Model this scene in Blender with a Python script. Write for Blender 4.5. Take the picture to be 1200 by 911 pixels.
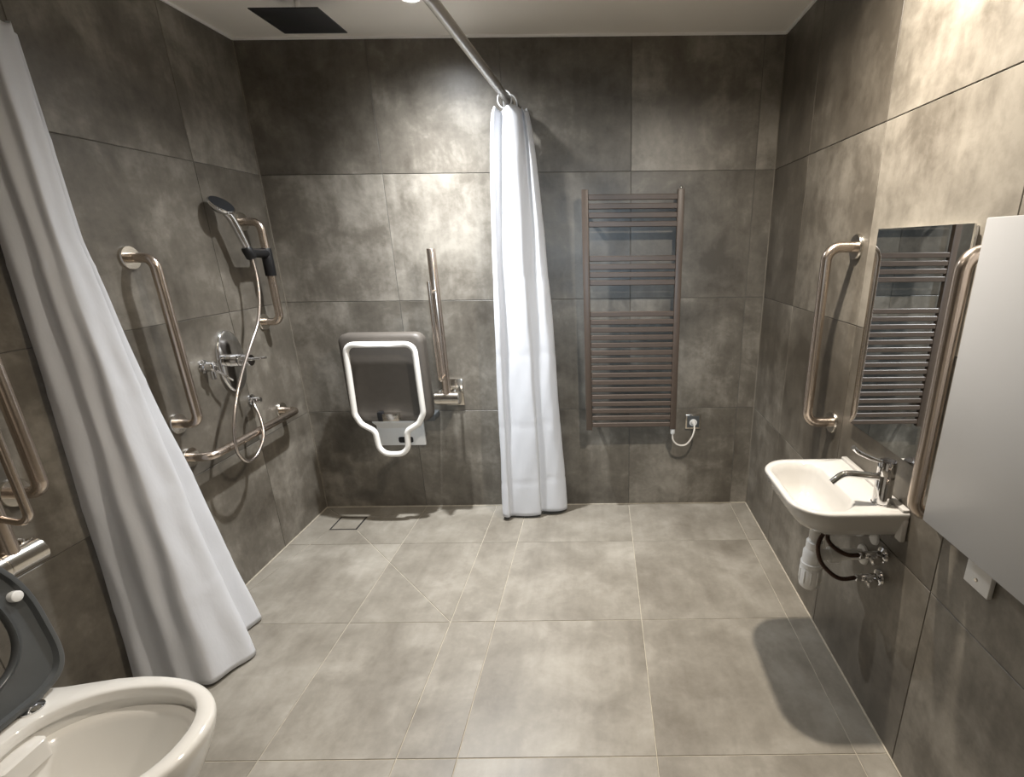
import bpy, bmesh, math, random
from math import pi, sin, cos, radians, sqrt
from mathutils import Vector, Matrix
random.seed(7)

# ------------------------------------------------------------------ clear
for o in list(bpy.data.objects):
    bpy.data.objects.remove(o, do_unlink=True)
sc = bpy.context.scene
COL = sc.collection

# ------------------------------------------------------------------ camera
W, H, NEAR = 2.487, 2.352, -3.40          # room: x 0..W, y NEAR..0, z 0..H
cd = bpy.data.cameras.new('camera')
cam = bpy.data.objects.new('camera', cd); COL.objects.link(cam)
cam.location = (1.6378, -2.7569, 1.4539)
cam.rotation_euler = (1.241664, 0.010318, -0.004547)
cd.sensor_fit = 'HORIZONTAL'; cd.sensor_width = 36.0
cd.lens = 606.67/1200*36.0
cd.shift_x = -105.9/1200
cd.shift_y = 39.96/1200
cd.clip_start = 0.02
sc.camera = cam

# ------------------------------------------------------------------ world, exposure, lights
wd = bpy.data.worlds.new('world'); sc.world = wd; wd.use_nodes = True
wd.node_tree.nodes['Background'].inputs[0].default_value = (0.9, 0.95, 1.0, 1)
wd.node_tree.nodes['Background'].inputs[1].default_value = 0.05
sc.view_settings.view_transform = 'Standard'
sc.view_settings.look = 'None'
sc.view_settings.exposure = 0.0
sc.view_settings.gamma = 1.0
sc.view_settings.use_curve_mapping = False

WARM = (1.0, 0.91, 0.79)
NEUT = (0.95, 0.975, 1.0)
# x, y, watts, colour, beam (how strongly the light is gathered downwards)
LAMPS = [(0.93, -0.385, 420, NEUT, 4.2), (2.10, -1.30, 208, WARM, 1.5), (1.00, -2.02, 56, WARM, 4.5)]
for i, (x, y, p, c, beam) in enumerate(LAMPS):
    ld = bpy.data.lights.new('downlight_lamp', 'SPOT')
    ld.energy = p; ld.color = c; ld.shadow_soft_size = 0.028
    ld.spot_size = radians(164); ld.spot_blend = 0.22
    ld.use_nodes = True; lt = ld.node_tree; em = lt.nodes['Emission']
    tcn = lt.nodes.new('ShaderNodeTexCoord'); sx_ = lt.nodes.new('ShaderNodeSeparateXYZ')
    ab = lt.nodes.new('ShaderNodeMath'); ab.operation = 'ABSOLUTE'
    pw = lt.nodes.new('ShaderNodeMath'); pw.operation = 'POWER'; pw.inputs[1].default_value = beam
    lt.links.new(tcn.outputs['Normal'], sx_.inputs[0]); lt.links.new(sx_.outputs['Z'], ab.inputs[0])
    lt.links.new(ab.outputs[0], pw.inputs[0]); lt.links.new(pw.outputs[0], em.inputs['Strength'])
    lo = bpy.data.objects.new('downlight_lamp', ld); COL.objects.link(lo)
    lo.location = (x, y, H - 0.012)

# the phone's own white LED, beside its lens, aimed along the view
td = bpy.data.lights.new('phone_torch', 'SPOT'); td.energy = 95; td.color = (0.66, 0.83, 1.0)
td.spot_size = radians(58); td.spot_blend = 1.0; td.shadow_soft_size = 0.004
to_ = bpy.data.objects.new('phone_torch', td); COL.objects.link(to_)
to_.location = (1.615, -2.7569, 1.470); to_.rotation_euler = (1.40, 0, 0.06)

# ------------------------------------------------------------------ material helpers
def new_mat(name):
    m = bpy.data.materials.new(name); m.use_nodes = True
    nt = m.node_tree; b = nt.nodes['Principled BSDF']
    return m, nt, b

def N(nt, t, **k):
    n = nt.nodes.new(t)
    for a, v in k.items(): setattr(n, a, v)
    return n

def simple(name, col, rough=0.5, metal=0.0, noise=0.06, nscale=30.0, bump=0.0, bscale=80.0, coat=0.0, ior=1.45):
    m, nt, b = new_mat(name)
    tc = N(nt, 'ShaderNodeTexCoord')
    nz = N(nt, 'ShaderNodeTexNoise'); nz.inputs['Scale'].default_value = nscale; nz.inputs['Detail'].default_value = 4
    nt.links.new(tc.outputs['Object'], nz.inputs['Vector'])
    r = N(nt, 'ShaderNodeValToRGB')
    r.color_ramp.elements[0].color = (*[c*(1-noise) for c in col], 1)
    r.color_ramp.elements[1].color = (*[min(1, c*(1+noise)) for c in col], 1)
    r.color_ramp.elements[0].position = 0.3; r.color_ramp.elements[1].position = 0.7
    nt.links.new(nz.outputs['Fac'], r.inputs['Fac'])
    nt.links.new(r.outputs['Color'], b.inputs['Base Color'])
    b.inputs['Roughness'].default_value = rough
    b.inputs['Metallic'].default_value = metal
    b.inputs['IOR'].default_value = ior
    b.inputs['Coat Weight'].default_value = coat
    if bump:
        n2 = N(nt, 'ShaderNodeTexNoise'); n2.inputs['Scale'].default_value = bscale; n2.inputs['Detail'].default_value = 3
        nt.links.new(tc.outputs['Object'], n2.inputs['Vector'])
        bp = N(nt, 'ShaderNodeBump'); bp.inputs['Strength'].default_value = bump; bp.inputs['Distance'].default_value = 0.002
        nt.links.new(n2.outputs['Fac'], bp.inputs['Height'])
        nt.links.new(bp.outputs['Normal'], b.inputs['Normal'])
    return m

def tile_mat(name, dark, mid, light, rough, spread):
    """concrete-look porcelain: clouds, fine mottling, a tone of its own per tile"""
    m, nt, b = new_mat(name)
    tc = N(nt, 'ShaderNodeTexCoord'); ob = N(nt, 'ShaderNodeObjectInfo')
    oi = N(nt, 'ShaderNodeTexWhiteNoise', noise_dimensions='1D'); nt.links.new(ob.outputs['Object Index'], oi.inputs['W'])
    mul = N(nt, 'ShaderNodeVectorMath', operation='SCALE')
    mul.inputs[0].default_value = (37.0, 53.0, 71.0)
    nt.links.new(oi.outputs['Value'], mul.inputs['Scale'])
    add = N(nt, 'ShaderNodeVectorMath', operation='ADD')
    nt.links.new(tc.outputs['Object'], add.inputs[0]); nt.links.new(mul.outputs['Vector'], add.inputs[1])
    def noise(scale, detail, rgh, dist):
        n = N(nt, 'ShaderNodeTexNoise'); n.inputs['Scale'].default_value = scale
        n.inputs['Detail'].default_value = detail; n.inputs['Roughness'].default_value = rgh
        n.inputs['Distortion'].default_value = dist
        nt.links.new(add.outputs['Vector'], n.inputs['Vector']); return n
    big = noise(3.0, 5, 0.6, 0.35)
    med = noise(9.0, 6, 0.65, 0.5)
    fin = noise(60.0, 5, 0.7, 0.2)
    mp = N(nt, 'ShaderNodeMapping'); mp.inputs['Scale'].default_value = (28, 3.2, 6)
    nt.links.new(add.outputs['Vector'], mp.inputs['Vector'])
    strk = N(nt, 'ShaderNodeTexNoise'); strk.inputs['Scale'].default_value = 1.0; strk.inputs['Detail'].default_value = 5
    nt.links.new(mp.outputs['Vector'], strk.inputs['Vector'])
    def madd(a, k, c=None):
        x = N(nt, 'ShaderNodeMath', operation='MULTIPLY_ADD')
        nt.links.new(a, x.inputs[0]); x.inputs[1].default_value = k
        if c is None: x.inputs[2].default_value = 0.0
        elif isinstance(c, float): x.inputs[2].default_value = c
        else: nt.links.new(c, x.inputs[2])
        return x.outputs[0]
    s = madd(big.outputs['Fac'], 0.62)
    s = madd(med.outputs['Fac'], 0.30, s)
    s = madd(fin.outputs['Fac'], 0.10, s)
    s = madd(strk.outputs['Fac'], 0.12, s)
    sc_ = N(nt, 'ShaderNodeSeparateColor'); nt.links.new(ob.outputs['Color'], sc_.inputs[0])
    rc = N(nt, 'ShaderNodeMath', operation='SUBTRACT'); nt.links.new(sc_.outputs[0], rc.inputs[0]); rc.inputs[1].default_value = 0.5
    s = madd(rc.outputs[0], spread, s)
    r = N(nt, 'ShaderNodeValToRGB'); cr = r.color_ramp
    cr.elements[0].position = 0.42; cr.elements[0].color = (*dark, 1)
    cr.elements[1].position = 0.74; cr.elements[1].color = (*light, 1)
    e = cr.elements.new(0.57); e.color = (*mid, 1)
    nt.links.new(s, r.inputs['Fac'])
    nt.links.new(r.outputs['Color'], b.inputs['Base Color'])
    rr = madd(med.outputs['Fac'], 0.22, rough - 0.11)
    nt.links.new(rr, b.inputs['Roughness'])
    bp = N(nt, 'ShaderNodeBump'); bp.inputs['Strength'].default_value = 0.12; bp.inputs['Distance'].default_value = 0.0015
    nt.links.new(fin.outputs['Fac'], bp.inputs['Height']); nt.links.new(bp.outputs['Normal'], b.inputs['Normal'])
    return m

def fabric_mat(name, col):
    m, nt, b = new_mat(name)
    b.inputs['Base Color'].default_value = (*col, 1); b.inputs['Roughness'].default_value = 0.55
    b.inputs['Sheen Weight'].default_value = 0.15
    tr = N(nt, 'ShaderNodeBsdfTranslucent'); tr.inputs['Color'].default_value = (*col, 1)
    mx = N(nt, 'ShaderNodeMixShader'); mx.inputs[0].default_value = 0.30
    tc = N(nt, 'ShaderNodeTexCoord')
    n1 = N(nt, 'ShaderNodeTexNoise'); n1.inputs['Scale'].default_value = 11; n1.inputs['Detail'].default_value = 5
    mp = N(nt, 'ShaderNodeMapping'); mp.inputs['Scale'].default_value = (1.0, 1.0, 0.45)
    nt.links.new(tc.outputs['Object'], mp.inputs['Vector']); nt.links.new(mp.outputs['Vector'], n1.inputs['Vector'])
    bp = N(nt, 'ShaderNodeBump'); bp.inputs['Strength'].default_value = 0.35; bp.inputs['Distance'].default_value = 0.012
    nt.links.new(n1.outputs['Fac'], bp.inputs['Height'])
    nt.links.new(bp.outputs['Normal'], b.inputs['Normal']); nt.links.new(bp.outputs['Normal'], tr.inputs['Normal'])
    out = nt.nodes['Material Output']
    nt.links.new(b.outputs[0], mx.inputs[1]); nt.links.new(tr.outputs[0], mx.inputs[2]); nt.links.new(mx.outputs[0], out.inputs['Surface'])
    return m

def emit_mat(name, col, strength):
    m, nt, b = new_mat(name)
    b.inputs['Base Color'].default_value = (0.9, 0.9, 0.9, 1)
    b.inputs['Emission Color'].default_value = (*col, 1); b.inputs['Emission Strength'].default_value = strength
    return m

def brushed(name, col, rough):
    """brushed stainless steel: fine streaks in the roughness"""
    m, nt, b = new_mat(name)
    b.inputs['Base Color'].default_value = (*col, 1); b.inputs['Metallic'].default_value = 1.0
    tc = N(nt, 'ShaderNodeTexCoord'); nz = N(nt, 'ShaderNodeTexNoise')
    nz.inputs['Scale'].default_value = 6; nz.inputs['Detail'].default_value = 1
    nt.links.new(tc.outputs['Object'], nz.inputs['Vector'])
    mx = N(nt, 'ShaderNodeMix', data_type='RGBA'); mx.inputs['A'].default_value = (*[c*0.97 for c in col], 1); mx.inputs['B'].default_value = (*[min(1, c*1.03) for c in col], 1)
    nt.links.new(nz.outputs['Fac'], mx.inputs['Factor']); nt.links.new(mx.outputs['Result'], b.inputs['Base Color'])
    b.inputs['Roughness'].default_value = rough
    return m

M = {}
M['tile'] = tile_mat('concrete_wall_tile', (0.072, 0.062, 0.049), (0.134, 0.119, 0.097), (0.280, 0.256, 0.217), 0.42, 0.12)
M['floor_tile'] = tile_mat('concrete_floor_tile', (0.142, 0.125, 0.100), (0.208, 0.188, 0.155), (0.305, 0.281, 0.239), 0.42, 0.03)
M['wall_grout'] = simple('wall_grout', (0.11, 0.102, 0.09), 0.9, noise=0.1, nscale=60)
M['floor_grout'] = simple('floor_grout', (0.40, 0.36, 0.29), 0.9, noise=0.15, nscale=40)
M['ceiling'] = simple('ceiling_paint', (0.87, 0.83, 0.76), 0.6, noise=0.02, nscale=3)
M['white_trim'] = simple('white_trim', (0.90, 0.89, 0.86), 0.5, noise=0.02)
M['sealant'] = simple('beige_sealant', (0.20, 0.178, 0.145), 0.6, noise=0.1)
M['steel'] = brushed('brushed_stainless_steel', (0.60, 0.515, 0.445), 0.27)
M['chrome'] = simple('polished_chrome', (0.78, 0.78, 0.79), 0.06, 1.0, noise=0.01)
M['satin'] = brushed('satin_steel', (0.70, 0.66, 0.60), 0.2)
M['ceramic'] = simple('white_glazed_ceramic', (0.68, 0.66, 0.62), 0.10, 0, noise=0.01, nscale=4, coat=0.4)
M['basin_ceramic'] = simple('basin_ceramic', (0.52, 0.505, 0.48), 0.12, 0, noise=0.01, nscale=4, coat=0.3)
M['white_plastic'] = simple('white_plastic', (0.78, 0.78, 0.77), 0.35, noise=0.02)
M['white_tube'] = simple('white_coated_tube', (0.80, 0.77, 0.72), 0.3, noise=0.02)
M['taupe'] = simple('taupe_powder_coat', (0.080, 0.059, 0.046), 0.42, noise=0.05)
M['seat_grey'] = simple('grey_brown_moulded_plastic', (0.090, 0.078, 0.066), 0.5, noise=0.05, bump=0.1, bscale=300)
M['seat_dark'] = simple('dark_grey_plastic', (0.072, 0.076, 0.078), 0.28, noise=0.04)
M['black'] = simple('black_plastic', (0.010, 0.010, 0.011), 0.4, noise=0.1)
M['matt_black'] = simple('black_metal', (0.016, 0.017, 0.019), 0.4, noise=0.08)
M['panel'] = simple('pale_grey_laminate', (0.44, 0.445, 0.455), 0.35, noise=0.01, nscale=6)
M['hose_braid'] = simple('dark_copper_braid', (0.07, 0.042, 0.032), 0.4, 0.7, noise=0.5, nscale=220)
M['hose_steel'] = simple('ribbed_steel_hose', (0.60, 0.54, 0.50), 0.25, 1.0, noise=0.03)
M['mirror'] = simple('mirror_silver', (0.86, 0.88, 0.88), 0.004, 1.0, noise=0.0)
M['dark_gap'] = simple('dark_slot', (0.012, 0.010, 0.009), 0.8, noise=0.1)
M['curtain'] = fabric_mat('white_polyester_curtain', (0.78, 0.79, 0.82))
M['rail_grey'] = simple('grey_satin_rail', (0.42, 0.40, 0.37), 0.35, 0.6, noise=0.03)
M['cable'] = simple('white_cable', (0.78, 0.74, 0.68), 0.4, noise=0.02)
M['door'] = simple('pale_door_paint', (0.62, 0.60, 0.56), 0.45, noise=0.02)
M['lens'] = emit_mat('lamp_lens', (1.0, 0.95, 0.86), 18.0)

# ------------------------------------------------------------------ mesh helpers
V = Vector
def finish(name, bm, mat, base=(0, 0, 0), parent=None, smooth=True, angle=40):
    bm.normal_update()
    me = bpy.data.meshes.new(name)
    bmesh.ops.translate(bm, verts=bm.verts, vec=-V(base))
    bm.to_mesh(me); bm.free()
    if smooth:
        for p in me.polygons: p.use_smooth = True
        try: me.set_sharp_from_angle(angle=radians(angle))
        except Exception: pass
    me.materials.append(mat)
    o = bpy.data.objects.new(name, me); COL.objects.link(o)
    if parent is not None: o.parent = parent
    else: o.location = base
    return o

BASE = {}
def thing(name, label, cat, base, group=None, rotz=0.0):
    o = bpy.data.objects.new(name, None); COL.objects.link(o)
    o.empty_display_size = 0.05
    o.location = base; o.rotation_euler = (0, 0, rotz)
    o['label'] = label; o['category'] = cat
    if group: o['group'] = group
    BASE[o.name] = V(base)
    return o
def tag(o, label, cat, group=None):
    o['label'] = label; o['category'] = cat
    if group: o['group'] = group
    return o
def part(name, bm, mat, par, smooth=True, angle=40, label=None):
    """mesh given in world coordinates, parented to a thing (or to one of its parts)"""
    root = par
    while root.parent: root = root.parent
    o = finish(name, bm, mat, BASE.get(root.name, V((0, 0, 0))), par, smooth, angle)
    if label: o['label'] = label
    return o

def ring_frame(pts):
    n = len(pts); T = []
    for i in range(n):
        a = pts[max(0, i-1)]; b = pts[min(n-1, i+1)]
        T.append((b - a).normalized())
    up = V((0, 0, 1)) if abs(T[0].z) < 0.9 else V((1, 0, 0))
    nrm = (up - T[0]*up.dot(T[0])).normalized()
    F = []
    for i in range(n):
        nrm = (nrm - T[i]*nrm.dot(T[i]))
        if nrm.length < 1e-6: nrm = T[i].orthogonal()
        nrm.normalize()
        F.append((nrm.copy(), T[i].cross(nrm)))
    return F
def sweep(bm, pts, r, seg=16, cap=True):
    pts = [V(p) for p in pts]; F = ring_frame(pts); rings = []
    for i, p in enumerate(pts):
        rr = r(i/(len(pts)-1)) if callable(r) else r
        rx, ry = rr if isinstance(rr, tuple) else (rr, rr)
        rings.append([bm.verts.new(p + F[i][0]*rx*cos(2*pi*k/seg) + F[i][1]*ry*sin(2*pi*k/seg)) for k in range(seg)])
    for a, b in zip(rings, rings[1:]):
        for k in range(seg):
            bm.faces.new((a[k], a[(k+1) % seg], b[(k+1) % seg], b[k]))
    if cap:
        bm.faces.new(list(reversed(rings[0]))); bm.faces.new(rings[-1])
    return rings
def fillet(pts, rad, n=8):
    pts = [V(p) for p in pts]; out = [pts[0]]
    for i in range(1, len(pts)-1):
        p = pts[i]; a = (pts[i-1]-p); b = (pts[i+1]-p)
        la, lb = a.length, b.length; a.normalize(); b.normalize()
        ang = a.angle(b); t = min(rad/math.tan(ang/2), la*0.49, lb*0.49); r = t*math.tan(ang/2)
        bis = (a+b).normalized(); c = p + bis*(r/sin(ang/2))
        s = p + a*t - c; e = p + b*t - c
        tot = s.angle(e); ax = s.cross(e).normalized()
        for k in range(n+1): out.append(c + Matrix.Rotation(tot*k/n, 3, ax) @ s)
    out.append(pts[-1]); return out
def catmull(pts, per=10, closed=False):
    pts = [V(p) for p in pts]; out = []; n = len(pts)
    for i in range(n if closed else n-1):
        if closed: p0, p1, p2, p3 = pts[i-1], pts[i], pts[(i+1) % n], pts[(i+2) % n]
        else: p0, p1, p2, p3 = pts[max(0, i-1)], pts[i], pts[i+1], pts[min(n-1, i+2)]
        for k in range(per):
            t = k/per
            out.append(0.5*((2*p1) + (p2-p0)*t + (2*p0-5*p1+4*p2-p3)*t*t + (3*p1-p0-3*p2+p3)*t**3))
    if not closed: out.append(pts[-1])
    return out
def lathe(bm, prof, centre, axis=(0, 0, 1), seg=32):
    """prof: (radius, height along axis)"""
    axis = V(axis).normalized(); u = axis.orthogonal().normalized(); w = axis.cross(u); c = V(centre); rings = []
    for r, h in prof:
        rings.append([bm.verts.new(c + axis*h + (u*cos(2*pi*k/seg) + w*sin(2*pi*k/seg))*max(r, 1e-5)) for k in range(seg)])
    for a, b in zip(rings, rings[1:]):
        for k in range(seg): bm.faces.new((a[k], a[(k+1) % seg], b[(k+1) % seg], b[k]))
    bm.faces.new(list(reversed(rings[0]))); bm.faces.new(rings[-1])
def box(bm, lo, hi, bevel=0.0, seg=2):
    lo, hi = V(lo), V(hi); r = bmesh.ops.create_cube(bm, size=1.0); vs = r['verts']
    for v in vs: v.co = V(((lo.x+hi.x)/2 + v.co.x*(hi.x-lo.x), (lo.y+hi.y)/2 + v.co.y*(hi.y-lo.y), (lo.z+hi.z)/2 + v.co.z*(hi.z-lo.z)))
    if bevel:
        es = list({e for v in vs for e in v.link_edges})
        bmesh.ops.bevel(bm, geom=es, offset=bevel, segments=seg, affect='EDGES', profile=0.5)
    return vs
def loft(bm, rings, cap0=True, cap1=True):
    R = [[bm.verts.new(p) for p in r] for r in rings]; n = len(R[0])
    for a, b in zip(R, R[1:]):
        for k in range(n): bm.faces.new((a[k], a[(k+1) % n], b[(k+1) % n], b[k]))
    if cap0: bm.faces.new(list(reversed(R[0])))
    if cap1: bm.faces.new(R[-1])
    return R
def rrect(x0, x1, y0, y1, rs, n=6):
    """rounded rectangle, ccw; rs = radii at (x0y0, x1y0, x1y1, x0y1)"""
    if not isinstance(rs, (tuple, list)): rs = (rs,)*4
    out = []
    for (cx, cy, sx, sy, a0), r in zip(((x0, y0, 1, 1, pi), (x1, y0, -1, 1, 1.5*pi), (x1, y1, -1, -1, 0), (x0, y1, 1, -1, pi/2)), rs):
        for k in range(n+1):
            a = a0 + (pi/2)*k/n
            out.append((cx + sx*r + r*cos(a), cy + sy*r + r*sin(a)))
    return out
BM = bmesh.new

# ------------------------------------------------------------------ tiled surfaces
GAP, TT = 0.0028, 0.008
AX = {'back': (V((1, 0, 0)), V((0, 0, 1)), V((0, -1, 0))), 'left': (V((0, 1, 0)), V((0, 0, 1)), V((1, 0, 0))),
      'right': (V((0, -1, 0)), V((0, 0, 1)), V((-1, 0, 0))), 'near': (V((-1, 0, 0)), V((0, 0, 1)), V((0, 1, 0))),
      'floor': (V((1, 0, 0)), V((0, 1, 0)), V((0, 0, 1)))}
MESHES = {}
def tile_mesh(poly, mat):
    """convex polygon in the tile's own plane -> thin chamfered slab whose top lies in the plane z=0"""
    c = 0.0009
    def inset(P, d):
        out = []; n = len(P)
        for i in range(n):
            a, p, b = V(P[i-1]), V(P[i]), V(P[(i+1) % n])
            e1 = (p-a).normalized(); e2 = (b-p).normalized()
            n1 = V((-e1.y, e1.x)); n2 = V((-e2.y, e2.x)); k = 1 + n1.dot(n2)
            q = p + (n1+n2)*(d/max(k, 0.15)); out.append((q.x, q.y))
        return out
    P0 = inset(poly, GAP/2); P1 = inset(poly, GAP/2 + c)
    bm = BM()
    loft(bm, [[V((x, y, -TT)) for x, y in P0], [V((x, y, -c)) for x, y in P0], [V((x, y, 0)) for x, y in P1]], cap0=False)
    bm.normal_update(); me = bpy.data.meshes.new('tile'); bm.to_mesh(me); bm.free(); me.materials.append(mat)
    return me
CELL = [0]
def add_tile(surface, poly, parent, mat, frame, cell=None):
    """poly in world units along the surface's u,v axes"""
    org, (u, v, n) = frame
    if cell is None: CELL[0] += 1
    c_ = cell or poly
    x0 = min(p[0] for p in c_); y0 = min(p[1] for p in c_)
    loc = [(p[0]-x0, p[1]-y0) for p in poly]
    key = (mat.name, tuple((round(a, 3), round(b, 3)) for a, b in loc))
    if key not in MESHES: MESHES[key] = tile_mesh(loc, mat)
    o = bpy.data.objects.new('tile', MESHES[key]); COL.objects.link(o)
    m = Matrix((u, v, n)).transposed().to_4x4(); m.translation = org + u*x0 + v*y0
    o.pass_index = CELL[0]
    tone = random.Random(CELL[0]*7 + 3).random()      # each tile came out of the kiln a little lighter or darker
    if surface == 'right' and x0 > 1.0 and y0 > 1.0: tone = 1.4  # upper right-wall tiles paler: part of the basin lamp's glow put into colour
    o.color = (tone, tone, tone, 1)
    o.parent = parent; o.matrix_local = m
    return o
def grid(us, vs): return [[(a, c), (b, c), (b, d), (a, d)] for a, b in zip(us, us[1:]) for c, d in zip(vs, vs[1:])]
def cuts(a, b, first, step=0.6):
    out = [a]; x = first
    while x < b - 1e-4:
        if x > a + 1e-4: out.append(x)
        x += step
    return out + [b]
def clip(poly, a, b):
    """keep the part left of the directed line a->b"""
    out = []; n = len(poly)
    f = lambda p: (b[0]-a[0])*(p[1]-a[1]) - (b[1]-a[1])*(p[0]-a[0])
    for i in range(n):
        p, q = poly[i], poly[(i+1) % n]; fp, fq = f(p), f(q)
        if fp >= 0: out.append(p)
        if fp*fq < 0:
            t = fp/(fp-fq); out.append((p[0]+t*(q[0]-p[0]), p[1]+t*(q[1]-p[1])))
    return out
def area(P): return 0.5*sum(P[i-1][0]*P[i][1]-P[i][0]*P[i-1][1] for i in range(len(P)))
def struct(name, bm, mat):
    o = finish(name, bm, mat, (0, 0, 0), None, False); o['kind'] = 'structure'; return o

ZR = [0.0, 0.593, 1.193, 1.793, H]
D = 0.0022      # joints lie this far behind the tile faces
def slab(name, lo, hi, mat):
    bm = BM(); box(bm, lo, hi); return struct(name, bm, mat)
wall_back = slab('wall_back', (-0.15, D, -0.1), (W+0.15, 0.15, H+0.1), M['wall_grout'])
wall_left = slab('wall_left', (-0.15, NEAR-0.15, -0.1), (-D, D, H+0.1), M['wall_grout'])
wall_right = slab('wall_right', (W+D, NEAR-0.15, -0.1), (W+0.15, D, H+0.1), M['wall_grout'])
wall_near = slab('wall_near', (-D, NEAR-0.15, -0.1), (W+D, NEAR-D, H+0.1), M['wall_grout'])
floor = slab('floor', (-D, NEAR-D, -0.12), (W+D, D, -D), M['floor_grout'])
ceiling = slab('ceiling', (-D, NEAR-D, H), (W+D, D, H+0.12), M['ceiling'])

for P in grid(cuts(0, W, 0.592), ZR): add_tile('back', P, wall_back, M['tile'], (V((0, 0, 0)), AX['back']))
for P in grid(cuts(NEAR, 0, -0.43-0.6*4), ZR):
    add_tile('left', P, wall_left, M['tile'], (V((0, 0, 0)), AX['left']))
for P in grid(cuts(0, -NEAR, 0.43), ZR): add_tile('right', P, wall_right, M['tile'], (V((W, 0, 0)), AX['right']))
for P in grid(cuts(0, W, 0.592), ZR): add_tile('near', P, wall_near, M['tile'], (V((W, NEAR, 0)), AX['near']))
# floor: shower zone with envelope cuts to a square drain, plain grid elsewhere
SX, SY = 1.008, -1.009
DR = (0.140, 0.290, -0.262, -0.120)        # drain x0,x1,y0,y1
FXC, FYC = cuts(0, W, 0.592), cuts(NEAR, 0, -0.409-0.6*4)
frF = (V((0, 0, 0)), AX['floor'])
zone = [[(0, SY), (SX, SY), (DR[1], DR[2]), (DR[0], DR[2])], [(SX, SY), (SX, 0), (DR[1], DR[3]), (DR[1], DR[2])],
        [(SX, 0), (0, 0), (DR[0], DR[3]), (DR[1], DR[3])], [(0, 0), (0, SY), (DR[0], DR[2]), (DR[0], DR[3])]]
for P in grid(FXC, FYC):
    pieces = []
    a = clip(clip(P, (0, SY), (SX, SY)), (SX, SY), (SX, 0))
    if len(a) > 2 and area(a) > 1e-4:
        for Z in zone:
            q = a
            for i in range(4):
                q = clip(q, Z[i], Z[(i+1) % 4])
                if len(q) < 3: break
            if len(q) > 2: pieces.append(q)
    r = clip(P, (SX, 0), (SX, SY))
    if len(r) > 2: pieces.append(r)
    l = clip(clip(P, (SX, SY), (SX, 0)), (SX, SY), (0, SY))
    if len(l) > 2: pieces.append(l)
    CELL[0] += 1
    for q in pieces:
        clean = [p for i, p in enumerate(q) if (V(p)-V(q[i-1])).length > 1e-4]
        if len(clean) > 2 and area(clean) > 4e-4: add_tile('floor', clean, floor, M['floor_tile'], frF, P)

# trims: white bead along the ceiling, sealant in the corners
def trim(name, lo, hi, mat):
    bm = BM(); box(bm, lo, hi); return struct(name, bm, mat)
trim('trim_1', (0.0, -0.009, H-0.009), (W, 0.0, H), M['white_trim'])
trim('trim_2', (0.0, NEAR, H-0.009), (0.009, -0.009, H), M['white_trim'])
trim('trim_3', (W-0.009, NEAR, H-0.009), (W, -0.009, H), M['white_trim'])
trim('trim_4', (0.0, -0.0045, 0.0), (0.0045, 0.0, H-0.009), M['sealant'])
trim('trim_5', (W-0.0035, -0.0035, 0.0), (W, 0.0, H-0.009), M['sealant'])
trim('trim_6', (0.0045, -0.005, 0.0), (W-0.0035, 0.0, 0.004), M['floor_grout'])
trim('trim_7', (0.0, NEAR, 0.0), (0.005, -0.0045, 0.004), M['floor_grout'])
trim('trim_8', (W-0.005, NEAR, 0.0), (W, -0.005, 0.004), M['floor_grout'])
# door in the near wall, behind the camera
bm = BM(); box(bm, (0.75, NEAR, 0.004), (1.75, NEAR+0.045, 2.08), 0.004); d1 = struct('door_1', bm, M['door'])
bm = BM()
for lo, hi in (((0.68, NEAR, 0.004), (0.75, NEAR+0.06, 2.15)), ((1.75, NEAR, 0.004), (1.82, NEAR+0.06, 2.15)), ((0.75, NEAR, 2.08), (1.75, NEAR+0.06, 2.15))): box(bm, lo, hi, 0.003)
part('door_frame', bm, M['white_trim'], d1, False)
bm = BM(); sweep(bm, fillet([(0.85, NEAR+0.045, 1.0), (0.85, NEAR+0.10, 1.0), (0.97, NEAR+0.10, 1.0)], 0.015), 0.010, 12)
part('door_handle', bm, M['chrome'], d1)

# ------------------------------------------------------------------ downlights
dl_names = ['recessed round ceiling downlight near the black shower head', 'recessed round ceiling downlight above the wash basin',
            'recessed round ceiling downlight beside the toilet']
for (x, y, p, c, beam), lab in zip(LAMPS, dl_names):
    t = thing('ceiling_downlight', lab, 'downlight', (x, y, H), 'ceiling downlights')
    bm = BM(); prof = [(0.042, 0.0), (0.042, -0.004), (0.040, -0.006), (0.036, -0.006), (0.032, -0.001), (0.032, 0.0)]
    lathe(bm, prof, (x, y, H), seg=32); part('trim_ring', bm, M['white_plastic'], t)
    bm = BM(); lathe(bm, [(0.031, -0.0012), (0.031, -0.002), (0.001, -0.003)], (x, y, H), seg=24); part('lens', bm, M['lens'], t)

# ------------------------------------------------------------------ grab rails
RT = 0.0172
def flange(bm, p, n):
    lathe(bm, [(0.041, 0.0), (0.041, 0.006), (0.038, 0.010), (0.020, 0.0105)], p, n, 32)
def grab_rail(label, p0, p1, n, off=0.086, bend=0.055):
    p0, p1, n = V(p0), V(p1), V(n)
    t = thing('grab_rail', label, 'grab rail', tuple(p0), 'brushed steel grab rails')
    bm = BM(); sweep(bm, fillet([p0 + n*0.009, p0 + n*off, p1 + n*off, p1 + n*0.009], bend, 10), RT, 20); part('rail_tube', bm, M['steel'], t)
    for p in (p0, p1):
        bm = BM(); flange(bm, p, n); part('flange', bm, M['satin'], t)
    return t
NL, NR = (1, 0, 0), (-1, 0, 0)
grab_rail('tall brushed steel grab rail upright on left wall beside the curtain', (0, -0.862, 0.822), (0, -0.862, 1.432), NL)
grab_rail('horizontal brushed steel grab rail low on left wall under shower hose', (0, -0.850, 0.677), (0, -0.228, 0.677), NL)
shower_rail = grab_rail('short upright steel rail on left wall carrying the hand shower', (0, -0.215, 1.122), (0, -0.215, 1.575), NL)
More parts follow.
